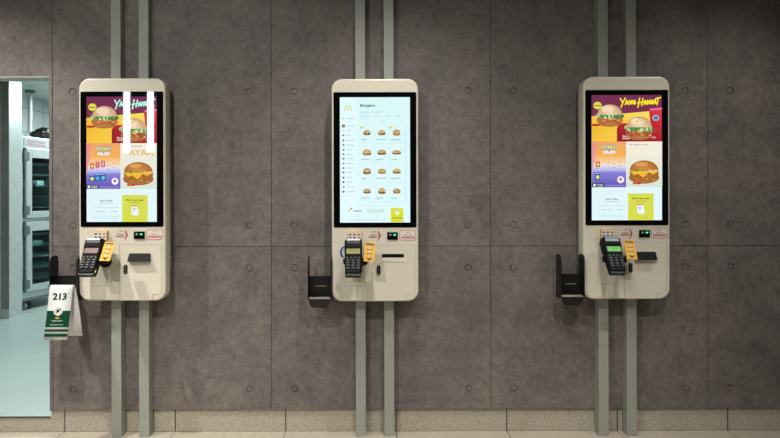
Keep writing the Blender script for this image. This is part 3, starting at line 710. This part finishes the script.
holder(0, 'black metal holder by the doorway with a folded 213 card hung over it', -0.018)
holder(1, 'empty black metal holder on the left of the middle kiosk')
holder(2, 'empty black metal holder on the left of the right kiosk')

# folded number card: two leaves over the holder's front, fold at the top
cxl, cxr = -1.641, -1.523
def leaf(y_top, z_top, y_bot, z_bot): return lambda u, v, k: (cxl+(cxr-cxl)*u, y_top+(y_bot-y_top)*v-k, z_top+(z_bot-z_top)*v)
mb = MB(); prof = [(-0.232, 0.560), (-0.204, 0.680), (-0.182, 0.790), (-0.176, 0.816), (-0.167, 0.826), (-0.158, 0.816), (-0.153, 0.77), (-0.151, 0.680), (-0.150, 0.560)]
n = len(prof); th = 0.0012
sk = [0, 0, 0, 0, 0.001, 0.003, 0.010, 0.022, 0.036]
A = [(cxl+q, y, z) for (y, z), q in zip(prof, sk)]+[(cxr+q, y, z) for (y, z), q in zip(prof, sk)]
fs = [(k, n+k, n+k+1, k+1) for k in range(n-1)]
mb.raw(A, fs, 0, smooth=True)
card = mb.build('number_card', [M['white']]); sm = card.modifiers.new('s', 'SOLIDIFY'); sm.thickness = th; sm.offset = 0
tag(card, 'folded white and dark green table card numbered 213 hanging by the doorway', 'number card')
def cp(u, v, k):                                          # along the front leaf, v 0..1
    L = [(-0.176, 0.816), (-0.182, 0.790), (-0.204, 0.680), (-0.232, 0.560)]
    seg = [math.dist(a, b) for a, b in zip(L, L[1:])]; d = v*sum(seg)
    for i, s_ in enumerate(seg):
        if d <= s_ or i == len(seg)-1: break
        d -= s_
    y = L[i][0]+(L[i+1][0]-L[i][0])*d/seg[i]; z = L[i][1]+(L[i+1][1]-L[i][1])*d/seg[i]
    return (cxl+(cxr-cxl)*u, y-0.0006-k, z)
P = Paint(cp, 0.00006); G = '#0b3a26'
P.text('213', 0.48, 0.18, 0.60, 0.135, '#123c2a', 0.045)
for a in range(8):
    v0 = 0.45+0.31*a/8; P.rect(0.0, v0, 1.0, v0+0.31/8+0.001, G)
P.rect(0, 0.80, 1, 0.845, G); P.rect(0, 0.885, 1, 0.94, G)
P.ell(0.48, 0.46, 0.19, 0.082, '#e8e6dc'); P.ell(0.48, 0.46, 0.155, 0.066, G); P.ell(0.48, 0.46, 0.13, 0.055, '#e8e6dc'); P.ell(0.46, 0.455, 0.07, 0.035, G, n=7); P.line([(0.42, 0.49), (0.56, 0.43)], 0.03, G)
P.poly([(0.40, 0.60), (0.56, 0.60), (0.58, 0.57), (0.53, 0.585), (0.48, 0.56), (0.43, 0.585), (0.38, 0.57)], '#c89a30')
P.text('Sustainability', 0.48, 0.635, 0.5, 0.016, '#c8d4c8', 0.02); P.text('is brewing', 0.48, 0.655, 0.36, 0.014, '#c8d4c8', 0.02); P.text('Responsibly sourced', 0.48, 0.715, 0.56, 0.02, '#c8d4c8', 0.03)
P.mb.build('card_print', [M['print']], card)

# ------------------------------------------------------------------ kitchen equipment
hc = empty('holding_cabinet', (-3.66, 2.84, 0.08), 'tall stainless steel holding cabinet on casters with two glass doors, in the kitchen', 'cabinet', rz=math.atan2(0.965, 0.26))
W_, D_ = 0.75, 0.70; z0, z1 = 0.12, 1.84
mb = MB(); t = 0.03
mb.box(0, W_, D_-t, D_, z0, z1); mb.box(0, t, 0.0, D_-t, z0, z1); mb.box(W_-t, W_, 0, D_-t, z0, z1)
mb.box(t, W_-t, 0, D_-t, z0, z0+0.07); mb.box(t, W_-t, 0.0, D_-t, z1-0.12, z1); mb.box(t, W_-t, 0.0, D_-t, 0.94, 0.97)
mb.build('cabinet_body', [M['steel']], hc, bevel=0.004)
mb = MB(); mb.box(0.04, 0.42, -0.004, 0.0, z1-0.10, z1-0.02)
hp = mb.build('header_panel', [mat('header_plate', '#8f9a9a', 0.5)], hc)
P = Paint(lambda u, v, k: (u, -0.0045-k, v), 0.0002)
P.mb.raw([(x*0.24+0.20, -0.005, z1-0.050+y*0.022) for x, y in text_geo('HOLDING CABINET')[0]], text_geo('HOLDING CABINET')[1], 0, lin('#a83048'))
P.mb.raw([(x*0.24+0.20, -0.005, z1-0.082+y*0.022) for x, y in text_geo('KEEP CLOSED')[0]], text_geo('KEEP CLOSED')[1], 0, lin('#a83048'))
P.mb.build('header_print', [M['print']], hp)
for (a, b_) in ((0.975, z1-0.125), (z0+0.075, 0.935)):
    mb = MB(); x0, x1 = 0.045, 0.72; f = 0.065; fb = 0.10
    mb.box(x0, x0+f, -0.035, -0.002, a, b_); mb.box(x1-f, x1, -0.035, -0.002, a, b_); mb.box(x0+f, x1-f, -0.035, -0.002, a, a+fb*0.7); mb.box(x0+f, x1-f, -0.035, -0.002, b_-fb, b_)
    dr = mb.build('cabinet_door', [M['steel']], hc, bevel=0.003)
    mb = MB(); mb.box(x0+f, x1-f, -0.022, -0.018, a+fb*0.7, b_-fb); mb.build('glass_pane', [M['pane']], dr)
    for zz in (a+0.08, b_-0.09):
        mb = MB(); mb.tube([(0.032, -0.022, zz-0.06), (0.032, -0.022, zz+0.06)], 0.012, n=12); mb.box(0.02, 0.075, -0.04, -0.034, zz-0.045, zz+0.045)
        mb.build('hinge', [M['steel_dark']], dr)
mb = MB(); mb.box(t+0.001, W_-t-0.001, D_-t-0.006, D_-t-0.001, z0+0.072, z1-0.122); mb.build('rear_lining', [M['inside']], hc)
for zz in [0.3, 0.42, 0.54, 0.66, 0.78, 1.08, 1.20, 1.32, 1.44, 1.56]:
    mb = MB()
    for k in range(12): mb.box(t+0.002, W_-t-0.002, 0.05+0.05*k, 0.056+0.05*k, zz, zz+0.005)
    mb.build('wire_shelf', [M['wire']], hc)
for (x, z, w) in ((0.30, 1.32, 0.10), (0.24, 0.66, 0.14)):
    mb = MB(); mb.box(x, x+w, 0.1, 0.4, z+0.006, z+0.06); mb.build('tray', [M['tray']], hc, bevel=0.01)
mb = MB(); mb.box(-0.015, W_+0.015, -0.03, D_, z0-0.02, z0-0.0005); mb.build('base_rail', [M['steel_dark']], hc, bevel=0.004)
for (x, y) in ((0.06, 0.04), (W_-0.06, 0.04), (0.06, D_-0.06), (W_-0.06, D_-0.06)):
    mb = MB(); mb.tube([(x-0.012, y, 0.047), (x+0.012, y, 0.047)], 0.047, n=20); w_ = mb.build('caster', [M['rubber']], hc, bevel=0.003)
    mb = MB(); mb.box(x-0.02, x-0.014, y-0.02, y+0.02, 0.04, 0.099); mb.box(x+0.014, x+0.02, y-0.02, y+0.02, 0.04, 0.099); mb.box(x-0.02, x+0.02, y-0.025, y+0.025, 0.094, 0.0995)
    mb.build('caster_fork', [M['steel_dark']], w_)
# flue pipe
px_, py_ = -4.055, 3.66
fp = empty('flue_pipe', (px_, py_, 1.9205), 'round metal pipe rising from the cabinet top to the ceiling, in the kitchen', 'pipe')
mb = MB(); mb.tube([(0, 0, 0), (0, 0, 0.622)], 0.030, n=24); mb.build('pipe', [M['steel']], fp)
mb = MB(); mb.tube([(0, 0, 0.60), (0, 0, 0.628)], 0.055, n=24); mb.build('ceiling_collar', [M['steel_dark']], fp)
mb = MB(); mb.tube([(0, 0, 0.0), (0, 0, 0.09), (0, 0, 0.11)], [0.07, 0.07, 0.045], n=24); mb.build('base_collar', [M['tray']], fp)
# crumpled black bag on the cabinet top
bm = bmesh.new(); bmesh.ops.create_icosphere(bm, subdivisions=4, radius=1.0)
for v in bm.verts:
    q = 1+0.22*math.sin(5*v.co.x+2*v.co.y)*math.cos(4*v.co.z+v.co.y*3)+0.10*math.sin(13*v.co.x)*math.sin(11*v.co.y+3)
    v.co = Vector((v.co.x*0.15*q, v.co.y*0.11*q, max(v.co.z, -0.45)*0.085*q))
mz = min(v.co.z for v in bm.verts)
for v in bm.verts: v.co.z = max(v.co.z-mz-0.008, 0)
me = bpy.data.meshes.new('plastic_bag'); bm.to_mesh(me); bm.free(); me.materials.append(M['bag'])
for p in me.polygons: p.use_smooth = True
o = bpy.data.objects.new('plastic_bag', me); C.objects.link(o); o.location = (-3.672, 3.32, 1.9205); o.rotation_euler = (0, 0, R(75))
tag(o, 'crumpled black plastic bag lying on top of the stainless cabinet', 'bag')
